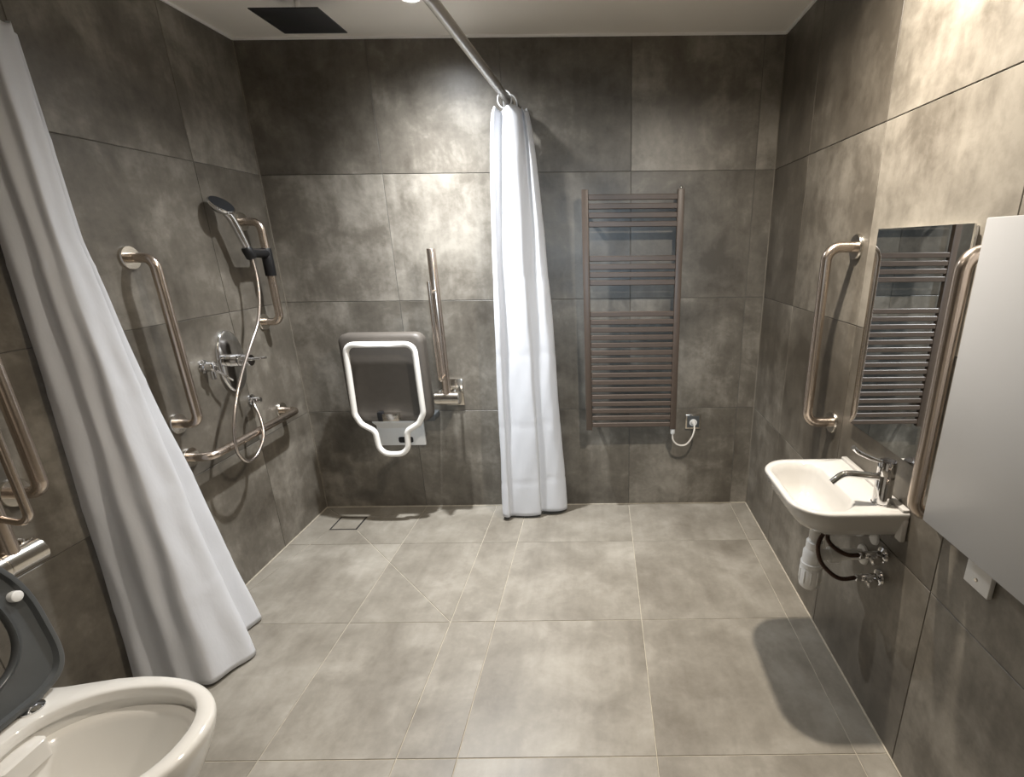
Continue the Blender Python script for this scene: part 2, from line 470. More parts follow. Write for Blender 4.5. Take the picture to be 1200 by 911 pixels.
grab_rail('upright brushed steel rail on left wall behind the folded support arm', (0, -1.452, 0.822), (0, -1.452, 1.432), NL)
grab_rail('upright brushed steel rail on right wall, far side of mirror', (W, -0.958, 0.832), (W, -0.958, 1.442), NR, 0.098)
grab_rail('upright brushed steel rail partly hidden behind the pale grey panel', (W, -1.625, 0.822), (W, -1.625, 1.432), NR)

def hinged_rail(label, base, rotz):
    """fold-up support arm; built against the back wall at local origin, facing -y"""
    t = thing('folding_support_rail', label, 'support rail', (0, 0, 0), 'folding support rails')
    bm = BM(); box(bm, (-0.045, -0.012, -0.075), (0.058, 0.0, 0.075), 0.004); part('wall_plate', bm, M['satin'], t)
    for x in (-0.045, 0.033):
        bm = BM(); box(bm, (x, -0.115, -0.040), (x+0.012, -0.010, 0.04), 0.004); part('hinge_cheek', bm, M['satin'], t)
    bm = BM(); lathe(bm, [(0.031, -0.066), (0.0355, -0.062), (0.0355, -0.032), (0.034, -0.031), (0.034, -0.029), (0.0355, -0.028), (0.0355, 0.062), (0.031, 0.066)], (0, -0.112, -0.005), (1, 0, 0), 28)
    part('hinge_barrel', bm, M['satin'], t)
    bm = BM(); sweep(bm, [(0, -0.116, 0.02), (0, -0.118, 0.40), (0, -0.120, 0.745), (0, -0.120, 0.748)], lambda u: 0.0212 if u < 0.99 else 0.0196, 20)
    part('main_tube', bm, M['steel'], t)
    bm = BM(); sweep(bm, fillet([(0, -0.132, 0.120), (0, -0.205, 0.105), (0, -0.208, 0.600)], 0.028, 8), 0.0095, 14); part('loop_tube', bm, M['steel'], t)
    bm = BM(); sweep(bm, [(0, -0.200, 0.545), (0, -0.128, 0.552)], 0.008, 12); part('cross_strut', bm, M['satin'], t)
    t.location = base; t.rotation_euler = (0, 0, rotz)
    return t
hinged_rail('folded up steel support arm on back wall beside the shower seat', (0.822, 0.0, 0.702), 0)
hinged_rail('folded up steel support arm beside toilet, cut by left frame edge', (0.0, -1.603, 0.702), pi/2)

# ------------------------------------------------------------------ hand shower on the short rail
bm = BM()
lathe(bm, [(0.0225, -0.062), (0.0235, -0.060), (0.0235, 0.060), (0.0225, 0.062)], (0.086, -0.215, 1.398), (0, 0, 1), 20)
sl = thing('shower_slider', 'black plastic slider clamped around the short shower rail', 'slider', (0.086, -0.215, 1.34))
part('sleeve', bm, M['black'], sl)
bm = BM(); sweep(bm, [(0.087, -0.225, 1.437), (0.088, -0.28, 1.439), (0.089, -0.338, 1.441)], 0.0205, 18); part('arm', bm, M['black'], sl)
bm = BM(); lathe(bm, [(0.018, -0.026), (0.0225, -0.020), (0.0225, 0.016), (0.019, 0.024)], (0.089, -0.345, 1.441), (-0.15, -0.30, 0.9), 18); part('holder_cup', bm, M['black'], sl)
hs = thing('hand_shower', 'chrome hand shower with dark round face, resting in black slider', 'hand shower', (0.089, -0.345, 1.455))
bm = BM()
hp = catmull([(0.091, -0.337, 1.418), (0.087, -0.350, 1.465), (0.080, -0.371, 1.53), (0.074, -0.390, 1.580), (0.066, -0.408, 1.606)], 8)
sweep(bm, hp, lambda u: 0.0115 + 0.003*sin(pi*u) + 0.004*u, 16); part('handle', bm, M['chrome'], hs)
hn = V((0.62, -0.13, 0.73)).normalized(); hc = V((0.066, -0.424, 1.630))
bm = BM(); lathe(bm, [(0.012, -0.028), (0.031, -0.022), (0.046, -0.010), (0.051, 0.0), (0.050, 0.006), (0.046, 0.008)], hc, hn, 36); hb = part('head', bm, M['chrome'], hs)
bm = BM(); lathe(bm, [(0.046, 0.0079), (0.045, 0.0095), (0.010, 0.0105), (0.001, 0.0105)], hc, hn, 32); part('spray_face', bm, M['matt_black'], hb)
# hose
def hose_r(n, r0, r1): return lambda u: r0 if int(round(u*n)) % 2 else r1
hpts = catmull([(0.091, -0.336, 1.415), (0.100, -0.345, 1.338), (0.108, -0.373, 1.246), (0.112, -0.426, 1.147), (0.114, -0.512, 1.059), (0.114, -0.585, 0.981), (0.116, -0.661, 0.889),
                (0.119, -0.719, 0.796), (0.121, -0.749, 0.714), (0.120, -0.747, 0.644), (0.119, -0.702, 0.594), (0.118, -0.633, 0.602), (0.116, -0.566, 0.662), (0.095, -0.530, 0.738), (0.070, -0.512, 0.785), (0.055, -0.492, 0.800), (0.046, -0.472, 0.796)], 22)
bm = BM(); sweep(bm, hpts, hose_r(len(hpts)-1, 0.0072, 0.0058), 10)
tag(finish('shower_hose', bm, M['hose_steel'], hpts[0], None, True, 180), 'ribbed steel shower hose hanging in a loop on left wall', 'hose')
oe = thing('hose_outlet', 'small round chrome wall outlet feeding the shower hose', 'outlet', (0, -0.425, 0.790))
bm = BM(); lathe(bm, [(0.026, 0.0), (0.026, 0.006), (0.013, 0.009), (0.013, 0.040), (0.010, 0.045)], (0, -0.425, 0.790), NL, 24); part('rosette', bm, M['chrome'], oe)
bm = BM(); sweep(bm, fillet([(0.030, -0.425, 0.790), (0.040, -0.445, 0.793), (0.045, -0.466, 0.796)], 0.01, 4), 0.0105, 14); part('elbow', bm, M['chrome'], oe)

# ------------------------------------------------------------------ shower mixer
mx = thing('shower_mixer', 'chrome oval shower mixer plate with lever on left wall', 'shower mixer', (0, -0.497, 0.99))
def oval(cy, cz, a, b, x, n=48):   # stadium-like ellipse in the wall plane
    out = []
    for k in range(n):
        t = 2*pi*k/n; c, s = cos(t), sin(t)
        out.append(V((x, cy + a*abs(c)**1.0*(1 if c > 0 else -1), cz + b*abs(s)**0.9*(1 if s > 0 else -1))))
    return out
bm = BM(); loft(bm, [oval(-0.50, 0.988, 0.082, 0.136, 0.0), oval(-0.50, 0.988, 0.084, 0.138, 0.006), oval(-0.50, 0.988, 0.0825, 0.1365, 0.011), oval(-0.50, 0.988, 0.078, 0.132, 0.0145), oval(-0.50, 0.988, 0.073, 0.127, 0.0152)])
part('cover_plate', bm, M['chrome'], mx)
bm = BM(); lathe(bm, [(0.027, 0.016), (0.027, 0.040), (0.0245, 0.042), (0.0245, 0.046), (0.027, 0.048), (0.027, 0.088), (0.024, 0.093)], (0, -0.497, 0.992), NL, 28); cyl = part('cartridge_body', bm, M['chrome'], mx)
bm = BM(); sweep(bm, [(0.085, -0.497, 0.995), (0.12, -0.492, 0.998), (0.155, -0.487, 1.001)], lambda u: 0.007 - 0.002*u, 12); part('lever', bm, M['chrome'], mx)
bm = BM(); lathe(bm, [(0.0245, 0.0415), (0.0247, 0.042), (0.0247, 0.0465), (0.0245, 0.047)], (0, -0.497, 0.992), NL, 28); part('black_ring', bm, M['black'], cyl)
sv = thing('stop_valve', 'small chrome stop valve with thin lever between rail and mixer', 'valve', (0, -0.655, 0.995))
bm = BM(); lathe(bm, [(0.028, 0.0), (0.028, 0.005), (0.015, 0.008), (0.015, 0.022), (0.021, 0.024), (0.021, 0.046), (0.016, 0.050)], (0, -0.660, 1.000), NL, 24); part('valve_body', bm, M['chrome'], sv)
bm = BM(); sweep(bm, [(0.038, -0.652, 0.985), (0.058, -0.628, 0.955), (0.066, -0.602, 0.928)], 0.005, 10); part('lever', bm, M['chrome'], sv)
bm = BM(); lathe(bm, [(0.010, -0.03), (0.010, 0.03)], (0.034, -0.66, 0.978), (0, 0, 1), 14); part('spindle', bm, M['chrome'], sv)

# ------------------------------------------------------------------ overhead shower
sx, sy, sz = 0.537, -0.455, 2.252
oh = thing('overhead_shower', 'square thin black rain shower head hanging from ceiling', 'shower head', (sx, sy, H))
bm = BM(); box(bm, (sx-0.123, sy-0.113, sz), (sx+0.123, sy+0.113, sz+0.004), 0.001); hp_ = part('head_plate', bm, M['matt_black'], oh, True, 30)
bm = BM(); lathe(bm, [(0.011, 0.0), (0.011, H-sz-0.006)], (sx, sy, sz+0.006), seg=20); part('arm', bm, M['chrome'], oh)
bm = BM(); lathe(bm, [(0.030, 0.0), (0.030, -0.006), (0.015, -0.010)], (sx, sy, H), seg=28); part('rosette', bm, M['matt_black'], oh)
bm = BM(); lathe(bm, [(0.020, 0.0), (0.018, 0.014), (0.011, 0.018)], (sx, sy, sz+0.007), seg=24); part('ball_joint', bm, M['chrome'], oh)

# ------------------------------------------------------------------ folded shower seat on the back wall
fs = thing('folding_shower_seat', 'folded up shower seat, grey-brown pad behind white tube frame', 'shower seat', (0.55, 0, 0.45))
def padring(x0, x1, z0, z1, r, y): return [V((x, y, z)) for x, z in rrect(x0, x1, z0, z1, r, 8)]
X0, X1, Z0, Z1 = 0.314, 0.742, 0.585, 1.050
bm = BM(); loft(bm, [padring(X0+.012, X1-.012, Z0+.012, Z1-.012, .035, -.095), padring(X0, X1, Z0, Z1, .045, -.105), padring(X0, X1, Z0, Z1, .045, -.150), padring(X0+.006, X1-.006, Z0+.006, Z1-.006, .042, -.162),
                     padring(X0+.022, X1-.022, Z0+.022, Z1-.022, .035, -.170), padring(X0+.045, X1-.045, Z0+.045, Z1-.045, .03, -.1655), padring(X0+.06, X1-.06, Z0+.06, Z1-.06, .025, -.1655)])
pad = part('seat_pad', bm, M['seat_grey'], fs)
FY = -0.195
fr = [(0.540, 1.002), (0.708, 1.002), (0.712, 0.640), (0.682, 0.585), (0.614, 0.545), (0.608, 0.415), (0.456, 0.415), (0.448, 0.545), (0.382, 0.585), (0.356, 0.640), (0.366, 1.002), (0.540, 1.002)]
def fillet2(P, rads):
    out = [V(P[0])]
    for i in range(1, len(P)-1): out += fillet([P[i-1], P[i], P[i+1]], rads[i-1], 6)[1:-1]
    return out + [V(P[-1])]
fp = fillet2([(x, FY, z) for x, z in fr], [.045, .06, .05, .04, .06, .06, .04, .05, .06, .045])
bm = BM(); rings = sweep(bm, fp, 0.0148, 16, cap=False)
for k in range(16): bm.faces.new((rings[-1][k], rings[-1][(k+1) % 16], rings[0][(k+1) % 16], rings[0][k]))
part('tube_frame', bm, M['white_tube'], fs, True, 180)
for x in (0.363, 0.709):
    for z in (0.72, 0.93):
        bm = BM(); lathe(bm, [(0.007, 0.0), (0.007, 0.032)], (x, FY+0.004, z), (0, 1, 0), 10); part('frame_pin', bm, M['satin'], fs)
bm = BM(); box(bm, (0.498, -0.200, 0.600), (0.582, -0.166, 0.640), 0.003); lt = part('latch_block', bm, M['satin'], fs)
bm = BM(); box(bm, (0.468, -0.190, 0.596), (0.498, -0.166, 0.646), 0.003); part('latch_lever', bm, M['black'], lt)
bm = BM(); box(bm, (0.375, -0.016, 0.395), (0.640, 0.0, 0.640), 0.003); wp = part('wall_bracket', bm, M['white_plastic'], fs)
bm = BM(); loft(bm, [[V((x, y, z)) for x, y, z in ((0.395, -.016, .500), (0.395, -.10, .560), (0.395, -.10, .60), (0.395, -.016, .60))], [V((x, y, z)) for x, y, z in ((0.62, -.016, .500), (0.62, -.10, .560), (0.62, -.10, .60), (0.62, -.016, .60))]])
part('hinge_block', bm, M['white_plastic'], fs, False)
bm = BM(); loft(bm, [[V((x, y, z)) for x, z in rrect(0.490, 0.572, 0.412, 0.446, 0.010, 4)] for y in (-0.0155, -0.0185)]); part('slot', bm, M['black'], wp)
bm = BM(); box(bm, (0.67, -0.100, 0.565), (0.735, 0.0, 0.600), 0.004); part('side_hinge', bm, M['seat_dark'], fs)
bm = BM(); box(bm, (0.325, -0.100, 0.565), (0.37, 0.0, 0.600), 0.004); part('side_hinge', bm, M['seat_dark'], fs)

# ------------------------------------------------------------------ towel radiator, socket and cable
RY = -0.080
rad = thing('towel_radiator', 'tall brown ladder towel radiator on back wall', 'towel radiator', (1.80, 0, 0.50))
for x in (1.553, 2.009):
    bm = BM(); box(bm, (x, RY-0.016, 0.500), (x+0.032, RY+0.016, 1.706), 0.003); part('upright', bm, M['taupe'], rad, True, 30)
zb = [1.672, 1.632, 1.592, 1.552, 1.394, 1.355, 1.317, 1.279] + [1.124 - i*0.03965 for i in range(16)]
bm = BM(); box(bm, (-0.213, -0.0085, -0.0125), (0.213, 0.0085, 0.0125), 0.0025, 1)
bar0 = None
for z in zb:
    if bar0 is None:
        bar0 = finish('bar', bm, M['taupe'], (0, 0, 0), rad, True, 30); b = bar0
    else:
        b = bar0.copy(); COL.objects.link(b); b.parent = rad
    b.location = V((1.797, RY-0.005, z)) - BASE[rad.name]
for x in (1.569, 2.025):
    for z in (0.62, 1.60):
        bm = BM(); lathe(bm, [(0.017, 0.0), (0.017, 0.004), (0.010, 0.006), (0.010, 0.07)], (x, 0, z), (0, -1, 0), 16); part('wall_bracket', bm, M['taupe'], rad)
bm = BM(); lathe(bm, [(0.006, 0.0), (0.006, 0.008), (0.003, 0.012)], (2.026, RY, 1.706), seg=12); part('vent_cap', bm, M['chrome'], rad)
bm = BM(); lathe(bm, [(0.008, 0.0), (0.013, -0.004), (0.013, -0.028), (0.007, -0.036)], (2.026, RY, 0.503), seg=16); part('heater_plug', bm, M['white_plastic'], rad, label='small white electric element plug under radiator')
so = thing('wall_socket', 'square chrome wall socket on back wall, white plug inserted', 'socket', (2.150, 0, 0.515))
bm = BM(); box(bm, (2.107, -0.010, 0.472), (2.193, 0.0, 0.558), 0.003); fpl = part('face_plate', bm, M['satin'], so)
bm = BM(); box(bm, (2.116, -0.0115, 0.481), (2.184, -0.009, 0.549), 0.001); part('insert', bm, M['seat_dark'], fpl)
bm = BM(); lathe(bm, [(0.021, 0.0), (0.021, 0.003), (0.017, 0.0035)], (2.150, -0.0105, 0.510), (0, -1, 0), 24); part('socket_ring', bm, M['white_plastic'], fpl)
bm = BM()
cpath = catmull([(2.026, RY, 0.468), (2.030, RY+.004, 0.435), (2.050, RY+.010, 0.407), (2.080, RY+.014, 0.395), (2.110, RY+.014, 0.404), (2.135, RY+.014, 0.440), (2.147, RY+.016, 0.478), (2.150, -0.050, 0.502), (2.150, -0.035, 0.509)], 10)
sweep(bm, cpath, 0.0048, 10); cb = thing('radiator_cable', 'short white power cable looping from radiator to wall socket', 'cable', tuple(cpath[0])); part('cord', bm, M['cable'], cb)
bm = BM(); lathe(bm, [(0.015, 0.0), (0.015, 0.010), (0.011, 0.030), (0.007, 0.040)], (2.150, -0.014, 0.511), (0, -1, 0), 20); part('plug', bm, M['white_plastic'], cb)

# ------------------------------------------------------------------ curtain rail, rings, curtains
RZ = 2.087
rl = thing('curtain_rail', 'grey tubular curtain rail running from the back wall overhead', 'curtain rail', (1.226, 0, RZ))
bm = BM(); sweep(bm, fillet([(1.2262, -0.008, RZ), (1.1855, -1.195, RZ), (0.008, -1.210, RZ)], 0.12, 12), 0.0180, 20); part('rail_tube', bm, M['rail_grey'], rl)
bm = BM(); lathe(bm, [(0.030, 0), (0.030, 0.006), (0.021, 0.010), (0.021, 0.03)], (1.2265, 0, RZ), (0, -1, 0), 24); part('end_flange', bm, M['rail_grey'], rl)
bm = BM(); lathe(bm, [(0.030, 0), (0.030, 0.006), (0.021, 0.010), (0.021, 0.03)], (0, -1.210, RZ), (1, 0, 0), 24); part('end_flange', bm, M['rail_grey'], rl)
bm = BM(); sweep(bm, [(1.02, -1.197, RZ+0.01), (1.02, -1.197, H)], 0.006, 10); part('ceiling_hanger', bm, M['rail_grey'], rl)
def ring_obj(c, ax, tilt, lab, group, r=0.027):
    ax = V(ax).normalized(); u = V((0, 0, 1)); w = ax.cross(u); bm = BM()
    u = (u*cos(tilt) + ax*sin(tilt)).normalized()
    pts = [V(c) + u*(r*1.15*cos(2*pi*k/24)) + w*(r*sin(2*pi*k/24)) for k in range(24)]
    rr = sweep(bm, pts, 0.0032, 8, cap=False)
    for k in range(8): bm.faces.new((rr[-1][k], rr[-1][(k+1) % 8], rr[0][(k+1) % 8], rr[0][k]))
    tag(finish('curtain_ring', bm, M['white_plastic'], V(c) , None, True, 180), lab, 'curtain ring', group)
for y, ti, lab in ((-0.118, 0.12, 'front white plastic ring on the rail end, holding the back curtain'), (-0.052, -0.45, 'tilted white plastic ring nearest the wall, holding the back curtain')):
    ring_obj((1.2262 - (-y)*0.0347 + (0.012 if ti < 0 else 0), y, RZ-0.014), (0.0347, 1, 0), ti, lab, 'rings of the back curtain', 0.031)

def curtain(name, label, top, bot, ztop, zbot, w, nz=110, per=14, wob=0.004, seed=1, crease=()):
    """top, bot: plan control points (x, y); w(z01 from top) blends top plan to bottom plan"""
    rnd = random.Random(seed)
    n = (len(top)-1)*per + 1; ph = [rnd.uniform(0, 6.28) for _ in range(12)]
    bm = BM(); rows = []
    T = catmull([(x, y, 0) for x, y in top], per); B = catmull([(x, y, 0) for x, y in bot], per)
    for j in range(nz+1):
        t = j/nz; k = w(t); row = []
        for i in range(n):
            s = i/(n-1)
            p = T[i].lerp(B[i], k)
            nx = (T[min(n-1, i+1)].lerp(B[min(n-1, i+1)], k) - T[max(0, i-1)].lerp(B[max(0, i-1)], k))
            nn = V((-nx.y, nx.x, 0)); nn = nn.normalized() if nn.length > 1e-9 else V((0, 0, 0))
            d = wob*min(1, 3*t)*(sin(9*s+ph[0]+5*t)*sin(7*t+ph[1]) + 0.6*sin(23*s+ph[2]-4*t)*sin(15*t+ph[3]) + 0.35*sin(51*s+ph[4]+9*t)*sin(31*t+ph[5]))
            for c in crease: d += 0.0016*math.exp(-((t-c)/0.006)**2)
            zt = ztop - 0.012*(0.5+0.5*cos(2*pi*s*len(top)*0.5))
            q = p + nn*d; row.append(bm.verts.new((q.x, q.y, zt + (zbot + 0.006*sin(11*s+ph[6]) - zt)*t)))
        rows.append(row)
    for a, b in zip(rows, rows[1:]):
        for i in range(n-1): bm.faces.new((a[i], b[i], b[i+1], a[i+1]))
    o = finish(name, bm, M['curtain'], (bot[len(bot)//2][0], bot[len(bot)//2][1], 0), None, True, 180)
    sm = o.modifiers.new('thickness', 'SOLIDIFY'); sm.thickness = 0.0016; sm.offset = 0
    return o
c2t = [(1.180, -0.030), (1.165, -0.055), (1.163, -0.100), (1.178, -0.112), (1.200, -0.075), (1.214, -0.085), (1.232, -0.145), (1.284, -0.135), (1.290, -0.085), (1.300, -0.105), (1.312, -0.075), (1.306, -0.035)]
c2b = [(1.130, -0.035), (1.092, -0.090), (1.080, -0.172), (1.112, -0.186), (1.128, -0.158), (1.205, -0.166), (1.285, -0.160), (1.292, -0.128), (1.335, -0.132), (1.392, -0.120), (1.428, -0.082), (1.420, -0.035)]
cu2 = curtain('shower_curtain', '', c2t, c2b, 2.048, 0.022, lambda t: min(1.0, (t*1.01)**0.55), wob=0.0035, seed=3, crease=(0.36, 0.55, 0.74, 0.9))
tag(cu2, 'narrow white shower curtain bunched against the back wall', 'curtain', 'white shower curtains')
c1t = [(0.012, -1.095), (0.040, -1.083), (0.070, -1.088), (0.062, -1.125), (0.085, -1.140), (0.122, -1.150), (0.122, -1.185), (0.122, -1.215), (0.100, -1.222), (0.088, -1.244), (0.064, -1.242), (0.040, -1.268), (0.012, -1.264)]
c1b = [(0.020, -1.020), (0.120, -1.000), (0.218, -0.982), (0.200, -1.075), (0.240, -1.120), (0.314, -1.182), (0.290, -1.258), (0.266, -1.330), (0.205, -1.334), (0.165, -1.354), (0.105, -1.338), (0.055, -1.356), (0.012, -1.342)]
cu1 = curtain('shower_curtain', '', c1t, c1b, 2.022, 0.010, lambda t: max(0.0, (t-0.26)/0.74)**1.12, wob=0.004, seed=11, crease=(0.13, 0.3, 0.48, 0.66, 0.84))
tag(cu1, 'wide white shower curtain flaring down the left wall by the toilet', 'curtain', 'white shower curtains')

# ------------------------------------------------------------------ floor drain
dr = thing('floor_drain', 'square tiled floor drain with dark slot under the shower seat', 'drain', (0.215, -0.191, 0.0))
bm = BM(); box(bm, (DR[0]-0.001, DR[2]-0.001, -0.0021), (DR[1]+0.001, DR[3]+0.001, -0.0012)); part('slot_tray', bm, M['dark_gap'], dr, False)
bm = BM(); box(bm, (DR[0]+0.008, DR[2]+0.008, -0.0012), (DR[1]-0.008, DR[3]-0.008, 0.0004), 0.0004, 1); part('tile_insert', bm, M['floor_tile'], dr, False)

# ------------------------------------------------------------------ mirror
mi = thing('wall_mirror', 'plain upright rectangular mirror on right wall above basin', 'mirror', (W, -1.29, 0.865))
MX = W - 0.016
bm = BM(); box(bm, (MX+0.005, -1.525, 0.889), (W-0.001, -1.116, 1.488)); part('backing', bm, M['white_plastic'], mi, False)
bm = BM(); box(bm, (MX, -1.530, 0.884), (MX+0.005, -1.110, 1.493)); part('glass', bm, M['mirror'], mi, False)

# ------------------------------------------------------------------ basin
bs = thing('wash_basin', 'small white ceramic wash basin hung on right wall', 'basin', (W, -1.297, 0.60))
BX0, BX1, BY0, BY1, BZ = 2.176, W-0.001, -1.494, -1.100, 0.747
def bring(ix0, ix1, iy, z, r, n=10, dy=0.0):
    return [V((x, y, z)) for x, y in rrect(BX0+ix0, BX1-ix1, BY0+iy+dy, BY1-iy, (r, 0.004, 0.004, r), n)]
bm = BM()
inner = lambda ins, z, r, sh=0.0: [V((x, y, z)) for x, y in rrect(BX0+0.020+ins, BX1-0.120-ins*0.7+sh, BY0+0.022+ins, BY1-0.022-ins, (r, r*0.9, r*0.9, r), 10)]
rings = [bring(0.115, 0.00, 0.11, BZ-0.120, 0.06), bring(0.085, 0.00, 0.07, BZ-0.112, 0.075), bring(0.040, 0.0, 0.028, BZ-0.078, 0.09), bring(0.014, 0.0, 0.008, BZ-0.045, 0.098), bring(0.003, 0.0, 0.001, BZ-0.014, 0.10),
         bring(0.0, 0.0, 0.0, BZ-0.005, 0.10), bring(0.004, 0.0, 0.004, BZ, 0.097),
         inner(-0.004, BZ, 0.084), inner(0.003, BZ-0.004, 0.080), inner(0.014, BZ-0.026, 0.071), inner(0.030, BZ-0.065, 0.057), inner(0.055, BZ-0.094, 0.036), inner(0.085, BZ-0.104, 0.012)]
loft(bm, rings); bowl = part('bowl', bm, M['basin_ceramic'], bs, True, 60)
for ya in (BY0, BY1-0.03):
    bm = BM(); box(bm, (W-0.018, ya, BZ-0.092), (W-0.001, ya+0.03, BZ-0.02), 0.005); part('wall_apron', bm, M['basin_ceramic'], bs, True, 40)
bm = BM(); box(bm, (W-0.022, BY0+0.004, BZ-0.004), (W-0.001, BY1-0.002, BZ+0.009), 0.004); part('back_ledge', bm, M['basin_ceramic'], bs, True, 40)
bm = BM(); lathe(bm, [(0.022, 0.001), (0.022, 0.004), (0.016, 0.005), (0.001, 0.006)], (2.300, -1.362, BZ-0.104), seg=24); part('waste_plug', bm, M['white_plastic'], bs)
tp = thing('basin_tap', 'chrome lever mixer tap with curved spout on the basin', 'tap', (2.436, -1.428, BZ))
tc = V((2.436, -1.428, BZ))
bm = BM(); lathe(bm, [(0.027, 0.0), (0.027, 0.003), (0.0245, 0.005), (0.0245, 0.086), (0.0235, 0.088), (0.0235, 0.090), (0.0245, 0.092), (0.0245, 0.126), (0.022, 0.131), (0.006, 0.132)], tc, seg=36); tb = part('tap_body', bm, M['chrome'], tp)
bm = BM(); sweep(bm, catmull([tc+V((-0.015, 0, 0.082)), tc+V((-0.05, 0, 0.086)), tc+V((-0.10, 0, 0.092)), tc+V((-0.125, 0, 0.088)), tc+V((-0.150, 0, 0.066))], 8), lambda u: 0.0105 - 0.001*u, 16); part('spout', bm, M['chrome'], tp)
bm = BM(); sweep(bm, catmull([tc+V((-0.012, 0.002, 0.126)), tc+V((-0.04, 0.006, 0.134)), tc+V((-0.062, 0.010, 0.143)), tc+V((-0.082, 0.014, 0.153)), tc+V((-0.095, 0.016, 0.166))], 8), lambda u: (0.0045 + 0.002*u, 0.006 + 0.009*max(0, u-0.3)), 14); part('lever', bm, M['chrome'], tp)
# trap
tr = thing('bottle_trap', 'white plastic bottle trap hanging under the basin', 'trap', (2.300, -1.300, 0.36))
TX, TY = 2.322, -1.300
bm = BM(); lathe(bm, [(0.020, 0.115), (0.020, 0.030), (0.026, 0.029), (0.026, 0.004), (0.022, 0.002)], (TX, TY, 0.515), seg=28)
part('inlet_tube', bm, M['white_plastic'], tr)
bm = BM(); lathe(bm, [(0.024, 0.0), (0.032, -0.014), (0.032, -0.050), (0.0355, -0.052), (0.0355, -0.066), (0.032, -0.068)], (TX, TY, 0.520), seg=28); part('trap_body', bm, M['white_plastic'], tr)
bm = BM(); lathe(bm, [(0.032, 0.0), (0.0345, -0.004), (0.0345, -0.060), (0.032, -0.072), (0.024, -0.080)], (TX, TY, 0.452), seg=28); cup = part('bottle_cup', bm, M['white_plastic'], tr)
bm = BM()
for k in range(10): a = 2*pi*k/10; box(bm, (TX+0.0345*cos(a)-0.0022, TY+0.0345*sin(a)-0.0022, 0.398), (TX+0.0345*cos(a)+0.0022, TY+0.0345*sin(a)+0.0022, 0.444), 0.001, 1)
gr = part('grip_ribs', bm, M['white_plastic'], cup); gr['kind'] = 'stuff'
bm = BM(); lathe(bm, [(0.018, 0.02), (0.018, 0.050), (0.027, 0.052), (0.027, 0.082), (0.020, 0.084), (0.018, 0.085), (0.018, W-TX)], (TX, TY, 0.492), (1, 0, 0), 24); part('outlet_pipe', bm, M['white_plastic'], tr)
bm = BM(); lathe(bm, [(0.034, 0.0), (0.032, 0.006), (0.020, 0.008)], (W, TY, 0.492), (-1, 0, 0), 24); part('wall_collar', bm, M['white_plastic'], tr)
# angle valves and flexible hoses
for z, lab in ((0.558, 'chrome angle valve under the basin, upper of the two'), (0.478, 'chrome angle valve under the basin, lower of the two')):
    t = thing('angle_valve', lab, 'valve', (W, -1.405, z), 'angle valves under the basin')
    bm = BM(); lathe(bm, [(0.026, 0.0), (0.024, 0.006), (0.012, 0.010), (0.012, 0.055), (0.010, 0.058)], (W, -1.405, z), NR, 22); vb = part('valve_body', bm, M['chrome'], t)
    bm = BM(); lathe(bm, [(0.016, 0.0), (0.018, 0.004), (0.018, 0.022), (0.014, 0.026)], (W-0.035, -1.415, z), (0, -1, 0), 8); part('knob', bm, M['chrome'], t)
    bm = BM(); lathe(bm, [(0.010, 0.0), (0.011, 0.002), (0.011, 0.018), (0.008, 0.020)], (W-0.055, -1.405, z), NR, 6); part('nut', bm, M['chrome'], t)
for pts, lab in (([(W-0.072, -1.405, 0.558), (W-0.105, -1.400, 0.556), (W-0.140, -1.392, 0.572), (W-0.165, -1.385, 0.600), (W-0.160, -1.380, 0.63), (W-0.12, -1.395, 0.655), (W-0.06, -1.42, 0.665)], 'dark braided flexible hose from the upper valve to the tap'),
                 ([(W-0.072, -1.405, 0.478), (W-0.115, -1.405, 0.474), (W-0.150, -1.400, 0.492), (W-0.185, -1.395, 0.535), (W-0.195, -1.390, 0.590), (W-0.170, -1.385, 0.635), (W-0.12, -1.405, 0.66), (W-0.055, -1.435, 0.668)], 'dark braided flexible hose from the lower valve to the tap')):
    p = catmull(pts, 14); bm = BM(); sweep(bm, p, hose_r(len(p)-1, 0.0072, 0.0060), 10)
    tag(finish('flexible_hose', bm, M['hose_braid'], p[0], None, True, 180), lab, 'hose', 'flexible tap hoses')
bm = BM(); lathe(bm, [(0.027, 0.0), (0.025, 0.006), (0.018, 0.008)], (W, -1.345, 0.585), NR, 24)
tag(finish('pipe_cap', bm, M['white_plastic'], (W, -1.345, 0.585)), 'white round pipe cap on right wall behind the braided hoses', 'pipe cap')

# ------------------------------------------------------------------ pale grey panel unit
pn = thing('wall_unit', 'large plain pale grey flat panel unit cut by right frame edge', 'wall unit', (W, -1.98, 0.835))
PXf = W-0.100
bm = BM(); box(bm, (PXf, -2.290, 0.838), (PXf+0.020, -1.684, 1.498), 0.0025); part('front_panel', bm, M['panel'], pn, True, 30)
bm = BM(); box(bm, (PXf+0.020, -2.280, 0.850), (W-0.001, -1.696, 1.488), 0.002); part('carcass', bm, M['panel'], pn, True, 30)
bm = BM(); box(bm, (W-0.013, -1.815, 0.712), (W-0.001, -1.738, 0.848), 0.002); mb = part('mounting_bracket', bm, M['white_plastic'], pn, True, 30)
bm = BM(); lathe(bm, [(0.005, 0.0), (0.004, 0.002)], (W-0.013, -1.775, 0.735), NR, 12); part('screw', bm, M['satin'], mb)

